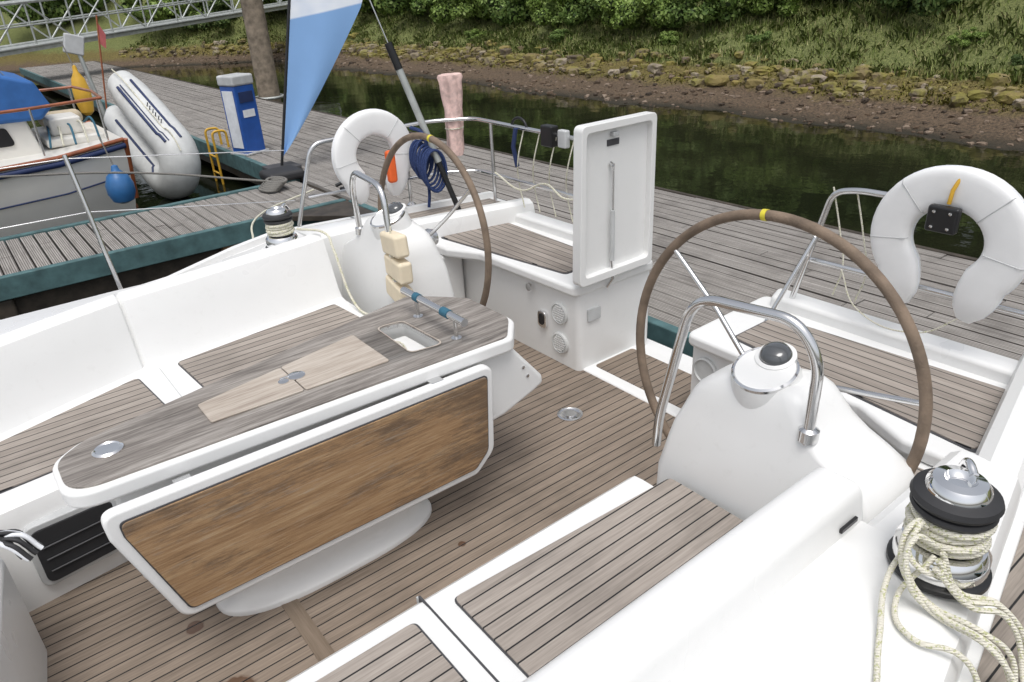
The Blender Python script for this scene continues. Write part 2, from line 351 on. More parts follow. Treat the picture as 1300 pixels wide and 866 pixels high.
# ================================================================== PEDESTALS
GLASS=simple('compass_dome_glass',(.07,.075,.08),.05,coat=1)
def pedestal(mir):
    g=group('steering_pedestal')
    fy=(lambda y:YC-y) if mir else (lambda y:y)
    secs=[(-.1,1.55,1.92,.55,1.33,.035),(.42,1.56,1.88,.60,1.318,.035),(.56,1.578,1.87,.61,1.295,.035),(.63,1.588,1.865,.64,1.285,.035),(.665,1.594,1.86,.70,1.278,.04),(.695,1.60,1.855,.76,1.27,.045),(.735,1.607,1.848,.81,1.262,.055),(.78,1.617,1.84,.845,1.25,.06),(.808,1.627,1.83,.865,1.235,.06),(.826,1.64,1.815,.885,1.21,.06),(.836,1.665,1.79,.91,1.17,.04)]
    def zz(y,z): return z-(max(0,z-.5)/.33)*max(0,y-1.06)*.45
    rings=[[(p[0],fy(p[1]),zz(p[1],z)) for p in rnd([(x0,y0),(x1,y0),(x1,y1),(x0,y1)],r,8)] for z,x0,x1,y0,y1,r in secs]
    loft('pedestal_body',rings,GEL,g,ang=50)
    Rm=Matrix.Rotation(math.radians(-20),3,'Y'); c=(1.70,fy(1.03),.812)
    lathe('compass_base',[(.106,-.05),(.100,.010),(.094,.03)],c,GEL,g,rot=Rm)
    lathe('compass_ring',[(.094,.026),(.095,.04),(.089,.045),(.085,.041)],c,STEEL,g,rot=Rm)
    lathe('compass_cover',[(.086,.036),(.086,.041),(0,.043)],c,GEL,g,rot=Rm)
    c2=Vector(c)+Rm@Vector((.055,0,.028))
    lathe('compass_bezel',[(.058,.0),(.059,.018),(.050,.022)],c2,GEL,g,rot=Rm)
    lathe('compass_dome',[(.049,.01),(.047,.024),(.040,.038),(.026,.047),(.0,.050)],c2,GLASS,g,rot=Rm)
    pts=[(1.56,1.315,.50),(1.55,1.30,.62),(1.58,1.22,1.055),(1.60,.90,1.075),(1.61,.83,.98),(1.62,.835,.71)]
    tube('grab_rail',fil([(x,fy(y),z) for x,y,z in pts],.09,8),.0155,STEEL,g,res=8)
    lathe('rail_foot',[(.028,-.03),(.028,.003),(.018,.010)],(1.62,fy(.835),.76),STEEL,g,seg=20)
    tube('wheel_shaft',[(1.78,fy(1.155),.70),(1.86,fy(1.155),.715)],.028,STEEL,g)
    box('control_panel',1.90,1.912,fy(.98)-.06,fy(.98)+.06,.45,.60,DGREY,g,.004)
    return g
ped_near=pedestal(0); ped_far=pedestal(1)
for k,(dy,z) in enumerate(((.0,.80),(-.01,.68),(.01,.555))):
    g=group('foam_fender_pad')
    Mx=Matrix.Translation((1.56,2.97+dy,z))@Matrix.Rotation(.12*(k-1),4,'X')@Matrix.Rotation(-.15,4,'Z')
    box('pad_block',-.035,.035,-.105,.105,-.055,.055,FOAM,g,.018,4,Mx)
    tube('pad_cord',[(1.55,2.97,z+.09),(1.53,2.97,z-.06)],.004,ROPE,g)
def wheel(mir):
    g=group('steering_wheel'); cyy=YC-1.155+.02 if mir else 1.155; c=Vector((1.86,cyy,.715)); R=.515
    sgn=-1 if mir else 1
    def pt(a,r=R,dx=0): return c+Vector((dx+ .03*math.sin(a),r*math.cos(a)*sgn,r*math.sin(a)))
    tube('rim',[pt(2*math.pi*k/96) for k in range(96)],.0165,LEATHER,g,cyc=True,res=6)
    tube('tape_marker',[pt(math.radians(a)) for a in (82.6,83.5,84.4)],.0182,YEL,g,res=6)
    lathe('hub',[(.045,-.03),(.05,0),(.04,.03),(0,.04)],c,STEEL,g,rot=Matrix.Rotation(math.radians(90),3,'Y'),seg=28)
    for a in (40,168,284):
        a=math.radians(a); tube('spoke',[c+Vector((-.02,0,0)),pt(a,.25,-.005),pt(a,R-.01)],.009,STEEL,g,res=5)
    return g
wheel(0); wheel(1)
# ================================================================== TABLE
tb=group('cockpit_table')
TP=[(-.035,1.99,.10),(1.45,1.925,.05),(1.555,2.05,.08),(1.555,2.36,.08),(1.39,2.56,.06),(.05,2.29,.12),(-.035,2.22,.1)]
def off(pts,d):
    cx=.77;cyy=2.2; o=[]
    for x,y,r in pts: o.append((x+(-d if x>cx else d),y+(-d if y>cyy else d),r))
    return o
rim=prism('table_rim',rnd(TP,.1,10),.655,.712,GEL,tb,bevel=.014,seg=4)
top=prism('table_top',rnd(off(TP,.016),.1,10),.700,.719,TABLE_W,tb,bevel=.002)
cp=[(1.10,2.075),(1.225,2.055),(1.215,2.33),(1.11,2.345)]
for o in (rim,top):
    c=prism('cutter',rnd(cp,.03),.60,.80,GEL,None,bevel=0); cut(o,c)
oc=rnd(cp,.03); n=len(oc); v=[(p[0],p[1],.715) for p in oc]+[(p[0],p[1],.64) for p in oc]
mo('bottle_compartment',v,[(i,(i+1)%n,n+(i+1)%n,n+i) for i in range(n)]+[tuple(range(n,2*n))],GEL,tb)
ic=[(1.162+(p[0]-1.162)*1.08,2.2+(p[1]-2.2)*1.05) for p in oc]
mo('compartment_lip',[(p[0],p[1],.722) for p in ic]+[(p[0],p[1],.722) for p in oc],[(i,(i+1)%n,n+(i+1)%n,n+i) for i in range(n)],HATCH_W,tb)
tube('compartment_wire',[(1.14+.018*math.cos(t*.9),2.10+.018*t,.665+.018*math.sin(t*.9)) for t in range(12)],.004,ROPE,tb,bez=True)
for a,b in ((.395,.697),(.701,1.01)):
    def yy(x,t): return (2.095+(x-.4)*-.045) if t==0 else (2.235+(x-.4)*.19)
    prism('hatch_lid',rnd([(a,yy(a,0)),(b,yy(b,0)),(b,yy(b,1)),(a,yy(a,1))],.012),.7195,.7255,HATCH_W,tb,bevel=.002)
lathe('hatch_latch',[(.03,.7255),(.03,.729),(.024,.731),(0,.731)],(.715,2.19,0),STEEL,tb,seg=28)
lathe('hatch_latch_small',[(.018,.7255),(.018,.729),(0,.730)],(.665,2.18,0),STEEL,tb,seg=24)
box('hatch_latch_bar',.66,.73,2.196,2.204,.7255,.732,STEEL,tb,.002)
lathe('cup_disc',[(.043,.719),(.043,.724),(.036,.729),(.032,.725),(0,.724)],(.113,2.16,0),CHROME,tb,seg=36)
for y in (2.055,2.325): tube('rail_post',[(1.285,y,.715),(1.285,y,.80)],.008,STEEL,tb); lathe('post_foot',[(.02,.719),(.02,.724),(0,.726)],(1.285,y,0),STEEL,tb,seg=20)
tube('rail_tube',[(1.285,1.99,.805),(1.285,2.42,.805)],.0155,STEEL,tb)
BL=simple('blue_lash',(.03,.12,.18),.7)
for y,l in ((2.09,.045),(2.30,.03)): tube('blue_lashing',[(1.285,y,.805),(1.285,y+l,.805)],.0182,BL,tb)
prism('table_body',rnd([(.08,.30),(1.35,.30),(1.35,.66),(.08,.66)],.05),2.02,2.34,GEL,tb,'XZ',.02,4)
EB=[(1.18,.655),(1.47,.655),(1.62,.47),(1.625,.435),(1.58,.415),(1.42,.365),(1.18,.34)]
prism('ice_box_end',rnd(EB,.03),1.965,2.47,GEL,tb,'XZ',.02,4)
for (x,z) in ((1.52,.545),(1.54,.50)): lathe('bolt',[(.007,0),(.007,.004),(0,.005)],(x,1.965,z),STEEL,tb,seg=12,rot=Matrix.Rotation(math.radians(90),3,'X'))
def oval(z,rx,ry): return [(.69+rx*math.copysign(abs(math.cos(t))**.7,math.cos(t)),2.14+ry*math.copysign(abs(math.sin(t))**.8,math.sin(t)),z) for t in [2*math.pi*k/56 for k in range(56)]]
loft('table_foot',[oval(.004,.43,.165),oval(.018,.43,.165),oval(.024,.424,.16),oval(.034,.395,.135),oval(.08,.375,.115),oval(.32,.37,.11),oval(.5,.36,.11)],GEL,tb,ang=50)
LP=[(.025,.685,.05),(1.325,.665,.05),(1.305,.30,.07),(1.22,.225,.05),(.14,.235,.06),(.03,.60,.05)]
prism('leaf_frame',rnd(LP,.05,8),1.885,1.925,GEL,tb,'XZ',.012,4)
LW=[(.065,.648,.02),(1.288,.63,.02),(1.268,.32,.05),(1.205,.262,.03),(.165,.272,.03),(.068,.60,.02)]
prism('leaf_panel_edge',rnd([(x+(-.004 if x<.6 else .004),z+(-.004 if z<.45 else .004),r) for x,z,r in LW],.03,6),1.880,1.8865,DGREY,tb,'XZ',0)
prism('leaf_panel',rnd(LW,.03,6),1.876,1.886,LEAF_W,tb,'XZ',.002)
for x in (.25,1.1): box('leaf_hinge',x-.025,x+.025,1.905,1.955,.662,.670,STEEL,tb,.002)
# ================================================================== WINCHES
def winch(x,y,z,s=1,rope=True):
    g=group('winch'); c=(x,y,z)
    P=lambda l:[(r*s,h*s) for r,h in l]
    lathe('base_flange',P([(.092,0),(.097,.004),(.097,.014),(.088,.020)]),c,BLACK,g)
    lathe('lower_drum',P([(.086,.012),(.090,.026),(.088,.058),(.078,.072),(.062,.076)]),c,CHROME,g)
    lathe('drum',P([(.060,.068),(.056,.09),(.056,.13),(.062,.150)]),c,DGREY,g)
    lathe('self_tailer_lower',P([(.06,.148),(.074,.152),(.079,.160),(.076,.168),(.064,.171)]),c,RUB,g)
    lathe('self_tailer_upper',P([(.064,.171),(.078,.175),(.083,.184),(.079,.195),(.062,.202),(.056,.203)]),c,RUB,g)
    lathe('top_cap',P([(.060,.200),(.058,.213),(.049,.224),(.030,.228),(.027,.222),(.020,.216),(.012,.216),(0,.215)]),c,CHROME,g)
    tube('feeder_arm',[(x+.03*s,y-.012*s,z+.225*s),(x+.055*s,y+.01*s,z+.233*s),(x+.080*s,y+.025*s,z+.205*s)],.009*s,CHROME,g,bez=True)
    if rope:
        pts=[]
        for k in range(0,4*24):
            a=2*math.pi*k/24; r=.068+.004*math.sin(k*.37); pts.append((x+r*s*math.cos(a),y+r*s*math.sin(a),z+(.080+.017*k/24)*s))
        tube('rope_turns',pts,.0085*s,ROPE,g,res=4)
    return g
WX,WY=1.44,.405
winch(WX,WY,.695,1.05)
winch(1.29,3.72,.672,.95)
lathe('far_winch_pad',[(.13,.50),(.125,.665),(.115,.673),(0,.674)],(1.29,3.72,0),GEL,yacht)
ro=group('mooring_rope')
tube('standing_part',[(WX-.07,WY+.03,.80),(1.28,.44,.75),(1.15,.385,.704),(1.0,.32,.700),(.7,.28,.700),(.3,.25,.700)],.006,ROPE,ro,bez=True)
def jitter(l,a): return [(x+random.uniform(-a,a),y+random.uniform(-a,a),z) for x,y,z in l]
base=[(WX-.085,WY+.0,.83),(WX-.125,WY+.02,.85),(WX-.15,WY+.0,.78),(WX-.15,WY-.06,.706),(WX-.15,.25,.702),(WX-.135,.215,.66),(WX-.11,.185,.578),(WX-.04,.185,.575),(WX-.035,.245,.69),(WX-.08,.31,.708),(WX-.12,WY-.04,.80)]
for k in range(3): tube('coil_loop',[(x+.012*k-.01,y+.010*k-.012*(i in (5,6,7)),z+(.006*k)) for i,(x,y,z) in enumerate(jitter(base,.014))],.0058,ROPE,ro,bez=True)
tube('coil_hitch',[(WX-.055,WY+.05,.80),(WX-.11,WY+.035,.82),(WX-.14,WY+.0,.79),(WX-.12,WY-.04,.78),(WX-.08,WY-.03,.80)],.006,ROPE,ro,bez=True)
tube('loose_end',[(WX-.10,WY-.02,.80),(WX-.19,WY+.0,.707),(WX-.24,WY-.06,.702),(WX-.21,.27,.700),(WX-.18,.20,.60),(WX-.10,.13,.575),(WX+.03,.14,.575),(WX+.06,.20,.575)],.0058,ROPE,ro,bez=True)
r2=group('mooring_rope')
tube('far_winch_tail',[(1.36,3.66,.77),(1.45,3.5,.755),(1.44,3.42,.70),(1.42,3.2,.45),(1.43,3.0,.44)],.0065,ROPE,r2,bez=True)
bl=group('rope_tail_bundle')
for k in range(11):
    a=random.uniform(0,6.28); q=random.uniform(.015,.04)
    tube('black_tail',[(-.30,2.30,.42),(-.27+q*math.cos(a),2.29,.48+random.uniform(-.02,.04)),(-.20+q*math.cos(a),2.27+q*math.sin(a),.50),(-.16+.03*math.cos(a),2.24+q*math.sin(a),.44)],.007,RUB if k%3 else WFAB,bl,bez=True)
# ================================================================== PUSHPIT RAILS
def rail(mir):
    g=group('stern_rail'); fy=(lambda y:YC-y) if mir else (lambda y:y); T=lambda l:[(x,fy(y),z) for x,y,z in l]
    tube('top_rail',fil(T([(2.80,1.62,.545),(2.80,1.50,1.06),(2.80,1.40,1.085),(2.80,.26,1.10),(2.55,.11,1.10),(1.75,.05,1.08),(1.60,.02,.6)]),.08,8),.0128,STEEL,g)
    tube('mid_rail',fil(T([(2.80,1.555,.755),(2.80,.30,.765),(2.60,.15,.765),(1.68,.045,.765)]),.06,6),.011,STEEL,g)
    for p in ((2.80,.45),(2.35,.12)):
        a=T([(p[0],p[1],.55 if p[1]>.3 else .59),(p[0],p[1],1.09)]); tube('post',a,.0115,STEEL,g)
        lathe('post_base',[(.03,0),(.03,.006),(.016,.02)],a[0],STEEL,g,seg=16)
    tube('brace',T([(2.62,1.62,.50),(2.79,1.54,.86)]),.010,STEEL,g)
    return g
rn=rail(0); rf=rail(1)
for k in range(2):
    y=1.50-.10*k; tube('lanyard',[(2.80,y,1.08),(2.81,y-.05,.90),(2.80,y-.09,.76),(2.81,y-.06,.62)],.0035,ROPE,rn,bez=True)
for k in range(4):
    y=3.05+.15*k; tube('lanyard',[(2.80,y,1.08),(2.77,y+.03,.9),(2.81,y+.08,.76),(2.80,y+.02,.60)],.004,ROPE,rf,bez=True)
tube('netting_line',[(2.79,2.9,.79),(2.77,3.1,.74),(2.79,3.3,.79),(2.77,3.5,.72),(2.79,3.8,.78)],.006,ROPE,rf,bez=True)
box('rail_clamp_box',2.76,2.82,3.20,3.30,1.02,1.14,BLACK,rf,.01,3)
box('rail_light',2.76,2.80,3.08,3.15,1.03,1.13,GREYP,rf,.01,3)
tube('strap',[(2.78,3.55,1.09),(2.77,3.57,.98),(2.78,3.55,.86)],.014,NAVY,rf)
tube('rail_loop',[(2.80,3.62,1.09),(2.80,3.58,1.14),(2.80,3.50,1.14),(2.80,3.46,1.09)],.008,BLACK,rf,bez=True)
def lifebuoy(c,u,n):
    g=group('lifebuoy'); c=Vector(c);u=Vector(u);w=Vector((0,0,1)); path=[]
    for a in np.linspace(-40,220,34): path.append(c+u*.200*math.cos(math.radians(a))+w*(.19*math.sin(math.radians(a))+.03))
    l0=path[0];l1=path[-1]
    s0=[l0+(-u*.010-w*.04)*k for k in (4,3,2,1)]; s1=[l1+(u*.010-w*.04)*k for k in (1,2,3,4)]
    full=s0+path+s1
    sweep('horseshoe_float',full,n,.074,.036,CLOTHW,g,pw=.5,seg=24)
    sweep('edge_piping',full,n,.0765,.006,WFAB,g,pw=.5)
    N=Vector(n).normalized()
    for i in (8,15,26,33):
        p=full[i]; t=(full[i+1]-full[i-1]).normalized(); s=N.cross(t)
        tube('panel_seam',[p-s*.072+N*.02,p-s*.06+N*.036,p+s*.06+N*.036,p+s*.072+N*.02],.0018,GREYP,g)
    return g
g=lifebuoy((2.755,1.02,.95),(0,-1,0),(-1,0,0))
box('mount_bracket',2.68,2.715,.975,1.08,1.02,1.115,BLACK,g,.01,3)
for yy in (1.0,1.055):
    for zz in (1.04,1.095): lathe('bracket_bolt',[(.006,0),(.006,.004),(0,.005)],(2.68,yy,zz),STEEL,g,seg=10,rot=RX)
tube('yellow_strap',[(2.712,1.025,1.12),(2.708,1.02,1.17),(2.73,1.01,1.215)],.007,YELF,g)
tube('hanging_cord',[(2.75,.90,.72),(2.74,1.05,.60),(2.75,1.3,.62),(2.77,1.4,.76)],.003,ROPE,g,bez=True)
g=lifebuoy((2.09,4.10,.95),(1,0,0),(0,-1,0))
box('orange_light',2.13,2.19,4.0,4.05,.80,1.0,ORANGE,g,.02,3)
rc=group('rope_coil')
for k in range(9):
    ph=random.uniform(-.02,.02); tube('loop',[(2.36+(.055+.003*k)*math.cos(a)+.008*k,4.03-.012*k,.93+ph+(.10+.004*k)*math.sin(a)-.01*k) for a in [2*math.pi*j/20 for j in range(20)]],.0085,ROPEB,rc,cyc=True)
tube('coil_hitch',[(2.36,4.08,1.10),(2.38,3.98,1.07),(2.40,3.98,.98),(2.37,4.0,.85)],.012,ROPEB,rc,bez=True)
tube('coil_tail',[(2.38,4.0,.85),(2.40,4.0,.7),(2.38,3.99,.60)],.010,ROPEB,rc,bez=True)
db=group('danbuoy_pole'); A=Vector((2.55,3.87,.52)); Bv=Vector((2.28,4.10,1.60)); L=lambda t:A.lerp(Bv,t)
tube('float_section',[L(0),L(.34)],.018,BLACK,db); tube('shaft',[L(.34),L(.86)],.022,ALU,db); tube('top_grip',[L(.86),L(1)],.024,BLACK,db); tube('whip',[L(1),L(1.55)],.004,STEEL,db)
pw=group('wrapped_outboard_bracket')
prof=[(.048,.86),(.058,.9),(.054,1.0),(.062,1.08),(.058,1.16),(.07,1.25),(.074,1.33),(.083,1.36),(.078,1.375),(0,1.375)]
rings=[]
for r,z in prof: rings.append([(2.72+(r*(1+.10*math.sin(5*a+z*9)+.05*math.sin(11*a)) if r else 1e-4)*math.cos(a),4.13+.8*(r*(1+.10*math.sin(5*a+z*9)+.05*math.sin(11*a)) if r else 1e-4)*math.sin(a),z) for a in [2*math.pi*k/36 for k in range(36)]])
loft('wrap',rings,PINK,pw,ang=60)
tube('tie',[(2.72+.062*math.cos(a),4.13+.052*math.sin(a),1.04) for a in [2*math.pi*k/16 for k in range(16)]],.004,ROPE,pw,cyc=True)
sg=group('lifeline_stanchion')
tube('post',[(.55,4.30,.42),(.50,4.45,1.20)],.0125,STEEL,sg); lathe('base',[(.035,.41),(.035,.42),(.018,.45)],(.55,4.30,0),STEEL,sg,seg=16)
tube('upper_lifeline',[(-3,4.6,1.18),(.50,4.45,1.18),(1.60,4.28,1.06)],.003,STEEL,sg); tube('lower_lifeline',[(-3,4.55,.9),(.52,4.40,.9),(1.60,4.26,.76)],.003,STEEL,sg)
# ================================================================== DOCK
BW=planks('dock_board_wood','X',.0175,(.19,.172,.155),(.43,.405,.375),caulk=(.075,.066,.058),gap=.34,grain=1.1,rough=.8,dark=.55,gs=(3,60))
WATER_Z=-.65; DZ=-.15
def boards(name,x0,x1,y0,y1,w,seglen,par,mat=BW):
    vs=[]
    x=x0
    while x<x1-.02:
        y=y0-random.uniform(0,seglen)
        while y<y1:
            a=max(y,y0); b=min(y+seglen-.008,y1); y+=seglen
            if b-a<.05: continue
            dz=random.uniform(-.004,.004); X0,X1=x+.006,x+w-.006; z=DZ+dz; zb=DZ-.04; c=.005
            P=[(X0,a,z-c),(X0+c,a,z),(X1-c,a,z),(X1,a,z-c),(X1,a,zb),(X0,a,zb)]; Q=[(p[0],b,p[2]) for p in P]
            for i in range(6):
                j=(i+1)%6; vs+= [P[i],P[j],Q[j],Q[i]]
            vs+=[P[1],P[2],P[3],P[0]]+[P[0],P[3],P[4],P[5]]
        x+=w
    return raw(name,np.array(vs),4,mat,par)
dk=group('floating_dock')
boards('main_boards',3.36,5.80,-12,34,.122,2.4,dk)
box('main_frame',3.34,5.82,-12,34,-.5,-.195,DARKW,dk,0)
box('near_edge_beam',3.27,3.345,-12,7.15,-.36,-.135,TEAL,dk,.01); box('near_edge_beam_2',3.27,3.345,8.6,34,-.36,-.135,TEAL,dk,.01)
box('far_edge_beam',5.815,5.86,-12,34,-.36,-.145,DARKW,dk,.01)
fd=group('finger_pontoon')
boards('finger_boards',-6,3.27,7.27,8.52,.122,1.26,fd)
box('finger_frame',-6,3.3,7.3,8.5,-.52,-.195,DARKW,fd,0)
box('finger_near_edge',-6,3.27,7.19,7.265,-.33,-.13,TEAL,fd,.01); box('finger_far_edge',-6,3.27,8.525,8.60,-.33,-.13,TEAL,fd,.01)
for x in (-4,-1.5,1.9): box('float',x,x+1.6,7.22,8.5,-.9,-.33,BROWNB if x>0 else DARKW,fd,.03)
prism('corner_gusset',[(3.27,7.19),(3.27,6.4),(2.5,7.19)],-.20,-.145,DARKW,fd,bevel=.005)
ct=group('dock_cleat')
box('cleat_base',3.42,3.62,7.55,7.66,-.145,-.11,RUB,ct,.01); tube('cleat_horns',[(3.36,7.6,-.07),(3.45,7.6,-.05),(3.6,7.6,-.05),(3.70,7.6,-.07)],.02,BLACK,ct,bez=True); 
box('black_fender',2.95,3.4,8.5,8.9,-.14,-.02,RUB,ct,.05,4)
for k in range(6): tube('rope_wrap',[(2.85+.1*math.cos(a)+.02*k,8.3+.16*math.sin(a),-.12+.015*k) for a in [2*math.pi*j/16 for j in range(16)]],.016,ROPEG,ct,cyc=True)
tube('mooring_line_dock',[(3.15,7.75,-.10),(2.4,7.3,-.10),(1.9,6.2,.0),(1.45,4.15,.62)],.010,ROPE,ct,bez=True)
tube('mooring_line_left',[(2.9,8.3,-.05),(1.6,8.9,.2),(.2,9.3,.35)],.012,ROPEG,ct,bez=True)
pp=group('dock_power_pedestal')
Mx=Matrix.Translation((3.50,10.7,0))@Matrix.Rotation(math.radians(20),4,'Z')
box('cabinet',-.17,.17,-.15,.15,-.13,.78,BLUE,pp,.015,3,Mx); box('top_cap',-.185,.185,-.165,.165,.78,.92,GREYP,pp,.03,3,Mx)
box('front_label',-.10,.10,-.158,-.152,.36,.46,WFAB,pp,.001,1,Mx); box('socket_door',-.12,.12,-.162,-.152,.56,.70,NAVY,pp,.004,2,Mx); box('plinth',-.2,.2,-.18,.18,-.145,-.12,GREYP,pp,.005,2,Mx)
box('side_panel',-.178,-.171,-.11,.11,-.05,.72,WFAB,pp,.002,1,Mx)
ff=group('feather_flag')
def pole_at(z):
    bend=max(0,z-2.3)**2*.30
    return Vector((3.39+.25*(z+.15)+bend*.8,9.27-bend*.6,z))
tube('pole',[pole_at(-.12+3.7*k/29) for k in range(30)],.018,BLACK,ff); box('ground_base',3.2,3.6,9.1,9.45,-.145,-.10,DGREY,ff,.01)
d=Vector((.8,-.6,0)); nrm=Vector((.6,.8,0)); v=[];f=[];K=44;W=12
for i in range(K):
    t=i/(K-1); z=.02+3.4*t; p=pole_at(z)
    w=.86*min(1,(t*2.0)**.85)*(1 if t<.8 else max(.02,1-((t-.8)/.2)**2))
    for j in range(W):
        s=j/(W-1); v.append(p+d*(w*s+.02)+nrm*(.06*math.sin(s*5+t*6)*s))
for i in range(K-1):
    for j in range(W-1): f.append((i*W+j,i*W+j+1,(i+1)*W+j+1,(i+1)*W+j))
m=M('flag_fabric'); X,Y,Z=m.sep(m.obj())[:3]
hg=m.math('ADD',Z,m.math('MULTIPLY',m.math('SUBTRACT',X,3.8),-.18))
wv=m.noise(m.obj(),3,2); c=m.mix(m.mr(hg,1.58,1.60),(.21,.38,.66),(.74,.78,.84)); 
c=m.mix(m.mr(wv,.4,.7,0,.25),c,(.18,.32,.56)); m.col(c); m.rough(.75)
mo('sail',v,f,m.m,ff,True,0,3,180)
pl=group('timber_pile')
lathe('trunk',[(.24,-1.5),(.235,0),(.22,3),(.2,5.2),(0,5.22)],(6.15,16.7,0),PILE,pl,seg=20)
tube('pile_guide_ring',[(6.15+.3*math.cos(a),16.7+.3*math.sin(a),-.18) for a in [2*math.pi*k/20 for k in range(20)]],.03,ALU,pl,cyc=True)
lad=group('dock_ladder')
for y in (11.3,11.62): tube('stile',fil([(3.2,y,-1.0),(3.2,y,.12),(3.4,y,.12),(3.4,y,-.13)],.07),.018,YELF,lad)
for z in (-.5,-.25): tube('rung',[(3.2,11.3,z),(3.2,11.62,z)],.015,YELF,lad)
# ================================================================== GANGWAY
gw=group('gangway_bridge')
G0=Vector((-4,24.2,.45)); G1=Vector((14.5,32.2,1.55)); dirv=(G1-G0); sidev=Vector((-dirv.y,dirv.x,0)).normalized()*.65
def gp(t,s,h): return G0+dirv*t+sidev*s+Vector((0,0,h))
NB=16
for s in (-1,1):
    for h in (0,.55,1.15): tube('chord',[gp(0,s,h),gp(1,s,h)],.045 if h!=.55 else .025,ALU,gw,res=3)
    for k in range(NB+1):
        t=k/NB; tube('vertical',[gp(t,s,0),gp(t,s,1.15)],.028,ALU,gw,res=2)
        if k<NB: tube('diagonal',[gp(t,s,0 if k%2 else 1.15),gp(t+1/NB,s,1.15 if k%2 else 0)],.028,ALU,gw,res=2)
v=[gp(0,-1,-.02),gp(0,1,-.02),gp(1,1,-.02),gp(1,-1,-.02)]; v+=[p+Vector((0,0,-.12)) for p in v]
mo('walkway',v,[(0,1,2,3),(4,5,6,7),(0,1,5,4),(1,2,6,5),(2,3,7,6),(3,0,4,7)],ALU,gw,False)
# ================================================================== MOTOR SAILER + DINGHY
ms=group('motor_sailer')
def hullring(x,k,zs):
    y0=10.75-1.30*k; y1=10.75+1.30*k
    return [(x,y0,zs),(x,y0+.03,zs-.25),(x-.02,y0+.14,-.3),(x-.1,y0+.4,-.95),(x-.1,y1-.4,-.95),(x-.02,y1-.14,-.3),(x,y1-.03,zs-.25),(x,y1,zs)]
HS=((-6,.5,.75),(-4,.85,.6),(-2,1,.45),(0,1.0,.36),(1,.9,.38),(1.75,.72,.44))
loft('hull',[hullring(x,k,z) for x,k,z in HS],HULLW,ms,ang=40)
for s in (-1,1):
    tube('rubbing_strake',[(x,10.75+s*1.31*k,z-.01) for x,k,z in HS],.025,MAHOG,ms)
    tube('navy_stripe',[(x,10.75+s*1.305*k,z-.08) for x,k,z in HS],.035,NAVY,ms)
    tube('low_stripe',[(x,10.75+s*1.26*k,z-.42) for x,k,z in HS],.010,NAVY,ms)
    for x in (.2,.9,1.6): tube('rail_stanchion',[(x,10.75+s*1.12*(.95 if x<1 else .8),.4),(x,10.75+s*1.12*(.95 if x<1 else .8),.90)],.012,STEEL,ms)
    tube('cap_rail',[(-.1,10.75+s*1.1,.90),(.9,10.75+s*1.02,.90),(1.65,10.75+s*.88,.91)],.018,MAHOG,ms)
tube('stern_cap_rail',[(1.65,9.87,.91),(1.72,10.75,.91),(1.65,11.63,.91)],.018,MAHOG,ms)
tube('transom_trim',[(1.77,9.82,.43),(1.74,9.98,-.3)],.035,MAHOG,ms)
prism('cabin',rnd([(-3,.3),(.95,.3),(.85,.85),(.6,.95),(-3,1.05)],.05),10.05,11.45,HULLW,ms,'XZ',.03)
prism('cabin_window',rnd([(-.6,.50),(.7,.50),(.65,.70),(-.6,.72)],.05),10.03,10.06,BLACK,ms,'XZ',.003)
CANV=simple('blue_canvas',(.03,.13,.38),.7,bump=.5,bscale=5)
prism('canvas_cover',rnd([(-2.5,.80),(1.02,.74),(1.16,.86),(1.05,1.15),(.3,1.40),(-2.5,1.5)],.06),9.98,11.52,CANV,ms,'XZ',.05)
tube('mast_line',[(1.0,10.2,.9),(.6,10.1,1.6),(.2,10.2,2.6)],.008,STEEL,ms)
box('cockpit_seat',1.0,1.62,10.1,11.4,.40,.50,HULLW,ms,.03); box('aft_box',1.1,1.45,10.3,10.8,.50,.70,HULLW,ms,.03); box('rolled_canvas',1.1,1.6,11.1,11.35,.5,.68,simple('tan_canvas',(.5,.42,.30),.8,bump=.4,bscale=9),ms,.08,4)
for k in range(5): tube('deck_line',[(1.0+.13*k,9.85,.45),(1.05+.12*k,10.1,.55+.03*k),(1.1+.1*k,10.5,.6)],.012,ROPE if k%2 else BL,ms,bez=True)
def fender(c,mat,r=.14,h=.22):
    g=group('fender'); lathe('body',[(r*.3,-h),(r*.75,-h*.85),(r,-h*.4),(r,h*.1),(r*.75,h*.6),(r*.3,h*.9),(r*.22,h*1.15),(0,h*1.2)],c,mat,g,seg=24); tube('line',[(c[0],c[1],c[2]+h),(c[0]-.05,c[1]+.1,c[2]+h+.35)],.008,ROPEG,g); return g
fender((1.50,9.35,.0),simple('blue_vinyl',(.04,.15,.36),.3),.15,.2)
fender((1.78,11.9,.80),YELF,.11,.30)
dn=group('inflatable_dinghy')
o=Vector((2.42,11.45,.10)); ux=Vector((-.14,.80,.50)).normalized(); uy=Vector((.15,-.25,.75)); uy=(uy-ux*uy.dot(ux)).normalized(); un_=ux.cross(uy)
RT=.265; W2=.29
path=[o+ux*1.10-uy*(W2-.04)]+[o+ux*a-uy*W2 for a in (.95,.65,.2,-.2,-.40)]
for a in range(0,181,20): path.append(o-ux*(.43+W2*math.sin(math.radians(a)))-uy*W2*math.cos(math.radians(a)))
path+= [o+ux*a+uy*W2 for a in (-.40,-.2,.2,.65,.95)]+[o+ux*1.10+uy*(W2-.04)]
sweep('tube',path,un_,RT,RT,RUBG,dn,seg=24,pw=1)
dc=Vector((-.22,-.95,.16)); NP=len(path)
def skin(i,ang,rr=RT):
    p=path[i]; t=(path[min(i+1,NP-1)]-path[max(i-1,0)]).normalized(); s=(dc-t*dc.dot(t)).normalized(); q=t.cross(s); return p+(s*math.cos(ang)+q*math.sin(ang))*rr
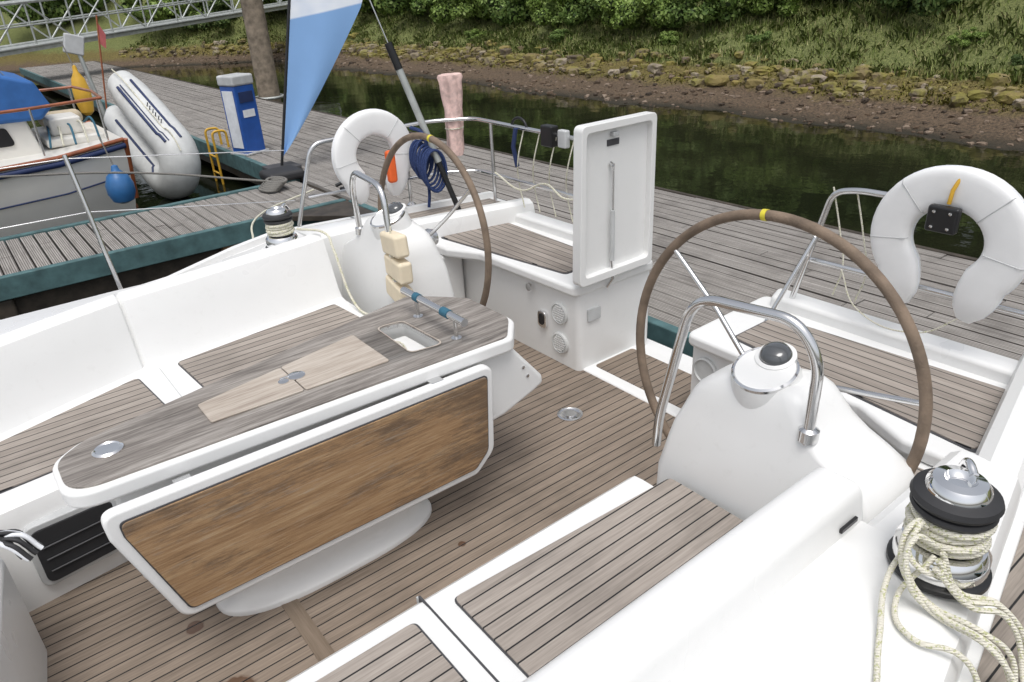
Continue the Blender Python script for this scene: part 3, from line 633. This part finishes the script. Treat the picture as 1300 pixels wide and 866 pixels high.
for an,r_,mt_ in ((-.30,.020,NAVY),(-.12,.009,NAVY),(.5,.018,NAVY)): tube('rub_strip',[skin(NP-1-i,an,RT*.99) for i in range(2,8)],r_,mt_,dn)
tube('rub_strip_lower',[skin(i,.1,RT*.99) for i in range(2,8)],.018,NAVY,dn)
tube('grab_line',[skin(NP-1-i,.15,RT*(1.0 if i%2 else 1.12)) for i in range(1,9)],.008,ROPE,dn,bez=True)
for k in range(6):
    a=skin(NP-4,.22+.02*(k%2),RT*1.005)+ux*(-.50+.075*k); tube('registration_mark',[a,a+uy*.055],.007,DGREY,dn)
pf_=[o+ux*1.0-uy*.25,o+ux*1.0+uy*.25,o-ux*.5+uy*.25,o-ux*.5-uy*.25]; mo('floor_panel',pf_,[(0,1,2,3)],simple('dinghy_floor',(.35,.36,.37),.6),dn,False)
en=group('red_ensign'); tube('staff',[(2.6,15.5,-.1),(2.9,15.5,1.7)],.015,MAHOG,en)
mo('cloth',[(2.88,15.5,1.6),(2.82,15.5,1.25),(2.90,15.45,1.15),(2.95,15.42,1.38)],[(0,1,2,3)],simple('red_cloth',(.40,.10,.10),.8),en,False)
sb=group('dock_light_post'); tube('post',[(2.15,12.9,.3),(2.05,13.0,1.35)],.03,ALU,sb); Mx=Matrix.Translation((2.03,13.0,1.38))@Matrix.Rotation(.3,4,'Y'); box('head',-.13,.13,-.06,.06,-.15,.12,GREYP,sb,.02,3,Mx)
# ================================================================== WATER
m=M('water'); o=m.obj(); 
n1=m.noise(o,1.1,2,.5); n2=m.noise(o,9,2,.5); mk=m.noise(o,.35,3,.6)
m.col(m.mix(m.mr(mk,.45,.65),(.010,.012,.006),(.020,.022,.011))); m.rough(.04); m.b.inputs['IOR'].default_value=1.33
m.bump(m.math('ADD',m.math('MULTIPLY',n1,.8),m.math('MULTIPLY',n2,.12)),.20,.05)
mo('water',[(-300,-300,WATER_Z),(300,-300,WATER_Z),(300,300,WATER_Z),(-300,300,WATER_Z)],[(0,1,2,3)],m.m,None,False)
# ================================================================== BANK
def shore(Y): return 12.1-.18*np.sin(np.asarray(Y)*.55)-.12*np.sin(np.asarray(Y)*1.7+1)-np.maximum(0,np.asarray(Y)-31)*.9+.12*np.maximum(0,6-np.asarray(Y))
def hgt(X,Y):
    s=X-shore(Y)
    z=np.interp(s,[-12,0,1.2,2.1,2.7,8,20,60],[-2.2,-.65,-.47,-.12,.08,2.5,5.2,9])
    return z+np.where(s>2.3,.10*np.sin(X*1.3+Y*.7)+.07*np.sin(Y*2.1-X),.015*np.sin(X*7)*np.sin(Y*5))
xs=np.concatenate([np.linspace(-60,8,20)[:-1],np.linspace(8,20,110)[:-1],np.linspace(20,140,30)]); ys=np.concatenate([np.linspace(-120,-4,20)[:-1],np.linspace(-4,36,200)[:-1],np.linspace(36,160,40)])
XX,YY=np.meshgrid(xs,ys,indexing='ij'); ZZ=hgt(XX,YY)+rng.normal(0,.012,XX.shape)
V=np.stack([XX,YY,ZZ],-1).reshape(-1,3); ny=len(ys)
F=[(i*ny+j,(i+1)*ny+j,(i+1)*ny+j+1,i*ny+j+1) for i in range(len(xs)-1) for j in range(ny-1)]
m=M('bank_ground'); o=m.obj(); X,Y,Z=m.sep(o)[:3]; nz=m.noise(o,2.2,4); nf=m.noise(o,22,4,.7)
mud=m.mix(m.mr(nf,.35,.65),(.045,.032,.02),(.19,.13,.08)); grass=m.mix(m.mr(nf,.35,.65),(.08,.10,.025),(.22,.24,.08))
weed=m.mix(m.mr(nf,.35,.65),(.07,.05,.015),(.22,.18,.05))
zz=m.math('ADD',Z,m.math('MULTIPLY',m.math('SUBTRACT',nz,.5),.35))
c=m.mix(m.mr(zz,-.45,-.3),mud,weed); c=m.mix(m.mr(zz,-.12,.05),c,grass); c=m.mix(m.mr(Z,-.56,-.64),c,(.03,.025,.014)); m.col(c); m.rough(.9); m.bump(nf,.9,.06)
mo('ground',V,F,m.m,None,True,0,3,180)
def island(m): return m.n('ShaderNodeNewGeometry').outputs['Random Per Island']
def rocks(name,N,s0,s1,r0,r1,mat,y0=-3,y1=38):
    bm=bmesh.new(); bmesh.ops.create_icosphere(bm,subdivisions=2,radius=1); base=np.array([v.co[:] for v in bm.verts]); fs=np.array([[v.index for v in f.verts] for f in bm.faces]); bm.free()
    vs=[];ff_=[];k=0
    for i in range(N):
        y=random.uniform(y0,y1); s=random.uniform(s0,s1); x=float(shore(y))+s
        r=random.uniform(r0,r1)*random.uniform(.45,1); d=rng.normal(0,.10,base.shape); sc=np.array([random.uniform(.7,1.3),random.uniform(.8,1.4),random.uniform(.5,.85)])*r
        a=random.uniform(0,6.28); b=np.clip(base*1.25,-.9,.9)+d; p=b*sc; R=np.array([[math.cos(a),-math.sin(a),0],[math.sin(a),math.cos(a),0],[0,0,1]]); p=p@R.T
        p+=np.array([x,y,float(hgt(np.array(x),np.array(y)))+r*.1]); vs.append(p); ff_.append(fs+k); k+=len(base)
    return mo(name,np.concatenate(vs),[tuple(int(q) for q in t) for t in np.concatenate(ff_)],mat,None,False)
m=M('shore_rock'); r=island(m); o=m.obj(); nz=m.noise(o,6,4,.65); n3=m.noise(o,1.2,3,.6)
c=m.ramp(r,[(0,(.06,.045,.03)),(.3,(.13,.10,.07)),(.5,(.22,.17,.05)),(.75,(.19,.15,.10)),(1,(.33,.28,.22))]); c=m.mix(m.mr(m.math('ADD',m.math('MULTIPLY',nz,.6),m.math('MULTIPLY',n3,.5)),.5,.62,0,.85),c,(.20,.18,.035)); m.col(c); m.rough(.85); m.bump(nz,.8,.05)
rocks('shore_rocks',850,1.45,2.5,.05,.20,m.m)
m=M('beach_stone'); r=island(m); m.col(m.ramp(r,[(0,(.035,.025,.016)),(.5,(.12,.08,.05)),(1,(.26,.20,.15))])); m.rough(.8)
rocks('beach_stones',1400,-.05,1.8,.02,.075,m.m)
def leafmat(name,stops,tr=.25,dk=.3):
    m=M(name); r=island(m); nz=m.noise(m.obj(),.9,2); c=m.ramp(r,stops)
    c=m.mix(m.mr(nz,.4,.65,0,dk),c,(.045,.075,.02)); m.col(c); m.rough(.6); m.b.inputs['Specular IOR Level'].default_value=.3
    return m.m
def blades(name,N,s0,s1,l0,l1,w,mat,y0=-3,y1=38,lean=.5,ppow=1.2):
    y=y0+(y1-y0)*rng.random(N)**1.35; s=s0+(s1-s0)*rng.random(N)**ppow
    x=shore(y)+s
    cl=np.clip(.5+.3*np.sin(x*2.3+np.sin(y*1.9)*2)*np.sin(y*1.6+x)+.35*np.sin(x*5.1+y*1.3)*np.sin(y*4.3-x*.7),0,1); keep=rng.random(N)<.35+.65*cl; x,y,cl=x[keep],y[keep],cl[keep]; n=len(x)
    z=hgt(x,y)-.02; L_=(l0+(l1-l0)*rng.random(n))*(.5+.8*cl); a=rng.random(n)*6.283; le=lean*rng.random(n)
    b=np.stack([x,y,z],1); wd=np.stack([np.cos(a+1.57),np.sin(a+1.57),0*a],1)*w
    mid=b+np.stack([np.cos(a)*le*.3,np.sin(a)*le*.3,0*a+.6],1)*L_[:,None]; tip=b+np.stack([np.cos(a)*le,np.sin(a)*le,.95-.3*le],1)*L_[:,None]
    V=np.stack([b-wd,b+wd,mid+wd*.7,tip,mid-wd*.7],1).reshape(-1,3); return raw(name,V,5,mat)
GR=leafmat('grass_blade',[(0,(.10,.14,.03)),(.5,(.20,.26,.06)),(.8,(.31,.34,.12)),(1,(.48,.44,.22))],0,.10)
blades('grass',85000,2.2,6.8,.06,.24,.010,GR,lean=.8)
WD=leafmat('weed_leaf',[(0,(.09,.08,.015)),(.5,(.19,.17,.03)),(1,(.28,.26,.06))],0,.1)
blades('shore_weed',20000,1.4,2.8,.03,.10,.013,WD,lean=1.2)
def leafcloud(centers,radii,n,size,zflat=.8):
    w=np.array(radii)**2; w=w/w.sum()
    idx=rng.choice(len(centers),n,p=w); C=np.array(centers)[idx]; Rr=np.array(radii)[idx]
    d=rng.normal(size=(n,3)); d/=np.linalg.norm(d,axis=1)[:,None]; rad=Rr*(.72+.38*rng.random(n)**.7)
    p=C+d*rad[:,None]*np.array([1,1,zflat]); 
    nn=d+rng.normal(0,.55,(n,3)); nn/=np.linalg.norm(nn,axis=1)[:,None]
    t=np.cross(nn,rng.normal(size=(n,3))); t/=np.linalg.norm(t,axis=1)[:,None]; b=np.cross(nn,t); s=(size*(.6+.8*rng.random(n)))[:,None]
    return np.stack([p-t*s,p-b*s*.55,p+t*s,p+b*s*.55],1).reshape(-1,3)
LM=[leafmat('bush_leaf_a',[(0,(.06,.11,.02)),(.5,(.13,.21,.045)),(.85,(.21,.30,.075)),(1,(.30,.38,.13))]),
    leafmat('bush_leaf_b',[(0,(.045,.08,.022)),(.5,(.09,.15,.04)),(.9,(.15,.20,.06)),(1,(.21,.25,.09))]),
    leafmat('bush_leaf_c',[(0,(.09,.15,.025)),(.5,(.19,.28,.055)),(.85,(.27,.37,.09)),(1,(.36,.44,.16))])]
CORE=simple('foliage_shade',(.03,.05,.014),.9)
TW=simple('twig_bark',(.08,.06,.045),.9)
bdat=[]; bcache={}
for vI in range(5):
    cs=[];rs=[]
    for k in range(34):
        a=random.uniform(0,6.28); q=random.random()**.5*1.0; h=random.uniform(.10,1.2)*(1.15-.6*q)
        cs.append((q*math.cos(a),q*math.sin(a),h)); rs.append(random.uniform(.13,.34))
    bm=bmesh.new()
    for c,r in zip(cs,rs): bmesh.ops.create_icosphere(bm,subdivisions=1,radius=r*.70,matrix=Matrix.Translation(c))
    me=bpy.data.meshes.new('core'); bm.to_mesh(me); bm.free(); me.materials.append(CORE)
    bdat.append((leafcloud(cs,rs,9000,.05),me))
def bush(x,y,s,mi,v,hs=1):
    g=group('bush'); z=float(hgt(np.array(x),np.array(y)))-.1
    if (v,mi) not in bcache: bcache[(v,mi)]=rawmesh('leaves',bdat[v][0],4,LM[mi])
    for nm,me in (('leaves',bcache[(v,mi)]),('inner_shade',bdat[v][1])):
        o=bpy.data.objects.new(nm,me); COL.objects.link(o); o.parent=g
    g.location=(x,y,z); g.scale=(s,s,s*hs); g.rotation_euler=(0,0,random.uniform(0,6.28)); return g
def sx(s,y): return float(shore(y))+s
for (s,y,sc,mi,v,h) in [(4.4,26,1.4,0,0,1.1),(4.1,23,1.2,2,1,1),(4.3,20.3,1.3,0,2,1.1),(3.9,18,1.0,2,3,1),(4.2,16.2,1.15,0,4,1.05),(4.0,14.4,1.0,2,0,1),(4.3,12.7,1.1,0,1,1),(4.6,11.2,.9,2,3,1),
    (5.6,9.9,1.0,2,2,1),(4.5,7.6,1.1,1,3,1.1),(5.0,8.7,.7,1,4,1),(6.2,5.8,1.1,2,0,1),(4.9,2.9,.75,1,1,1),(5.4,1.9,.9,0,2,1),(6.4,4.2,1.1,0,3,1.1),(5.0,30,1.7,2,4,1.2),(5,34,1.9,0,1,1.2),(4.6,38,1.9,2,2,1.2),(5,43,2.2,0,3,1.2),(5.5,49,2.4,1,0,1.2),(3.8,36,1.1,1,3,1),(4,47,1.8,2,1,1),(6.6,8.4,1.2,0,1,1),(6.6,14.5,1.6,0,3,1.1),(6.6,18.5,1.6,2,4,1.1),(6.3,11.8,1.3,0,2,1.1),
    (3.2,10.5,.28,0,0,.8),(3.6,6.3,.3,2,1,.8),(3.1,5.0,.22,1,2,.8),(3.4,13.2,.35,2,3,.8),(3.0,17.0,.4,0,4,.7),(3.3,21.5,.45,2,0,.7),(3.9,4.2,.35,0,2,.7)]:
    bush(sx(s,y),y,sc,mi,v,h)
wg=group('woodland'); cs=[];rs=[]
for k in range(120):
    y=random.uniform(-8,62); s=random.uniform(9.0,13.5); x=sx(s,y); zb=float(hgt(np.array(x),np.array(y)))
    hh=random.uniform(1.0,5.5)
    cs.append((x,y,zb+hh)); rs.append(random.uniform(1.2,2.1))
raw('leaves',leafcloud(cs,rs,50000,.19),4,leafmat('woodland_leaf',[(0,(.04,.07,.015)),(.5,(.09,.14,.03)),(1,(.18,.24,.07))],0),wg)
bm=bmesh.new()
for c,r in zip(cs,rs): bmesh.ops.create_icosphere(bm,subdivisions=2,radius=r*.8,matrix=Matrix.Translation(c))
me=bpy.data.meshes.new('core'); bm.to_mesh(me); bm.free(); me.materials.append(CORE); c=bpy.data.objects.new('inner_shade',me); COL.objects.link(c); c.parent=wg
for c in cs[::3]: 
    zb=float(hgt(np.array(c[0]),np.array(c[1]))); tube('trunk',[(c[0],c[1],zb-.3),(c[0]+.2,c[1],c[2])],.14,TW,wg,res=2)
n=420; y=rng.uniform(-2,30,n); s=rng.uniform(2.7,5.5,n); x=shore(y)+s; z=hgt(x,y)+rng.uniform(.12,.3,n)
k=np.sin(y*1.1)+np.sin(y*2.3)>.5; p=np.stack([x,y,z],1)[k]; q=.02
V=np.stack([p+[-q,0,0],p+[0,-q,q*.5],p+[q,0,0],p+[0,q,-q*.5]],1).reshape(-1,3); raw('wildflowers',V,4,simple('white_petal',(.7,.7,.66),.7))
# ================================================================== LIGHT, CAMERA
w=bpy.data.worlds.new('World'); S.world=w; w.use_nodes=True; nt=w.node_tree; bg=nt.nodes['Background']
AZ,EL=215,70
sk=nt.nodes.new('ShaderNodeTexSky'); sk.sky_type='NISHITA'; sk.sun_disc=False; sk.sun_elevation=math.radians(EL); sk.sun_rotation=math.radians(AZ)
sk.dust_density=4; sk.air_density=1
hs=nt.nodes.new('ShaderNodeHueSaturation'); hs.inputs['Saturation'].default_value=.32; hs.inputs['Value'].default_value=1.14
nt.links.new(sk.outputs[0],hs.inputs['Color']); nt.links.new(hs.outputs[0],bg.inputs[0]); bg.inputs[1].default_value=.15
sl=bpy.data.lights.new('sun','SUN'); sl.energy=1.25; sl.angle=math.radians(30); sl.color=(1,.99,.97); so=bpy.data.objects.new('sun',sl); COL.objects.link(so)
az=math.radians(AZ); el=math.radians(EL); dv=Vector((math.sin(az)*math.cos(el),math.cos(az)*math.cos(el),math.sin(el)))
so.rotation_euler=dv.to_track_quat('Z','Y').to_euler()
S.view_settings.view_transform='Standard'; S.view_settings.look='None'; S.view_settings.exposure=0
p=math.radians(26.5); th=math.radians(3.2)
R3=Vector((.8,-.6,0)); f3=Vector((.6*math.cos(p),.8*math.cos(p),-math.sin(p))); u3=Vector((.6*math.sin(p),.8*math.sin(p),math.cos(p)))
cx=R3*math.cos(th)-u3*math.sin(th); cyv=R3*math.sin(th)+u3*math.cos(th)
cam=bpy.data.cameras.new('camera'); co=bpy.data.objects.new('camera',cam); COL.objects.link(co)
mt=Matrix((cx,cyv,-f3)).transposed().to_4x4(); mt.translation=Vector((0,0,1.9)); co.matrix_world=mt
cam.lens=920/1300*36; cam.sensor_width=36; cam.clip_start=.02; cam.clip_end=900
S.camera=co
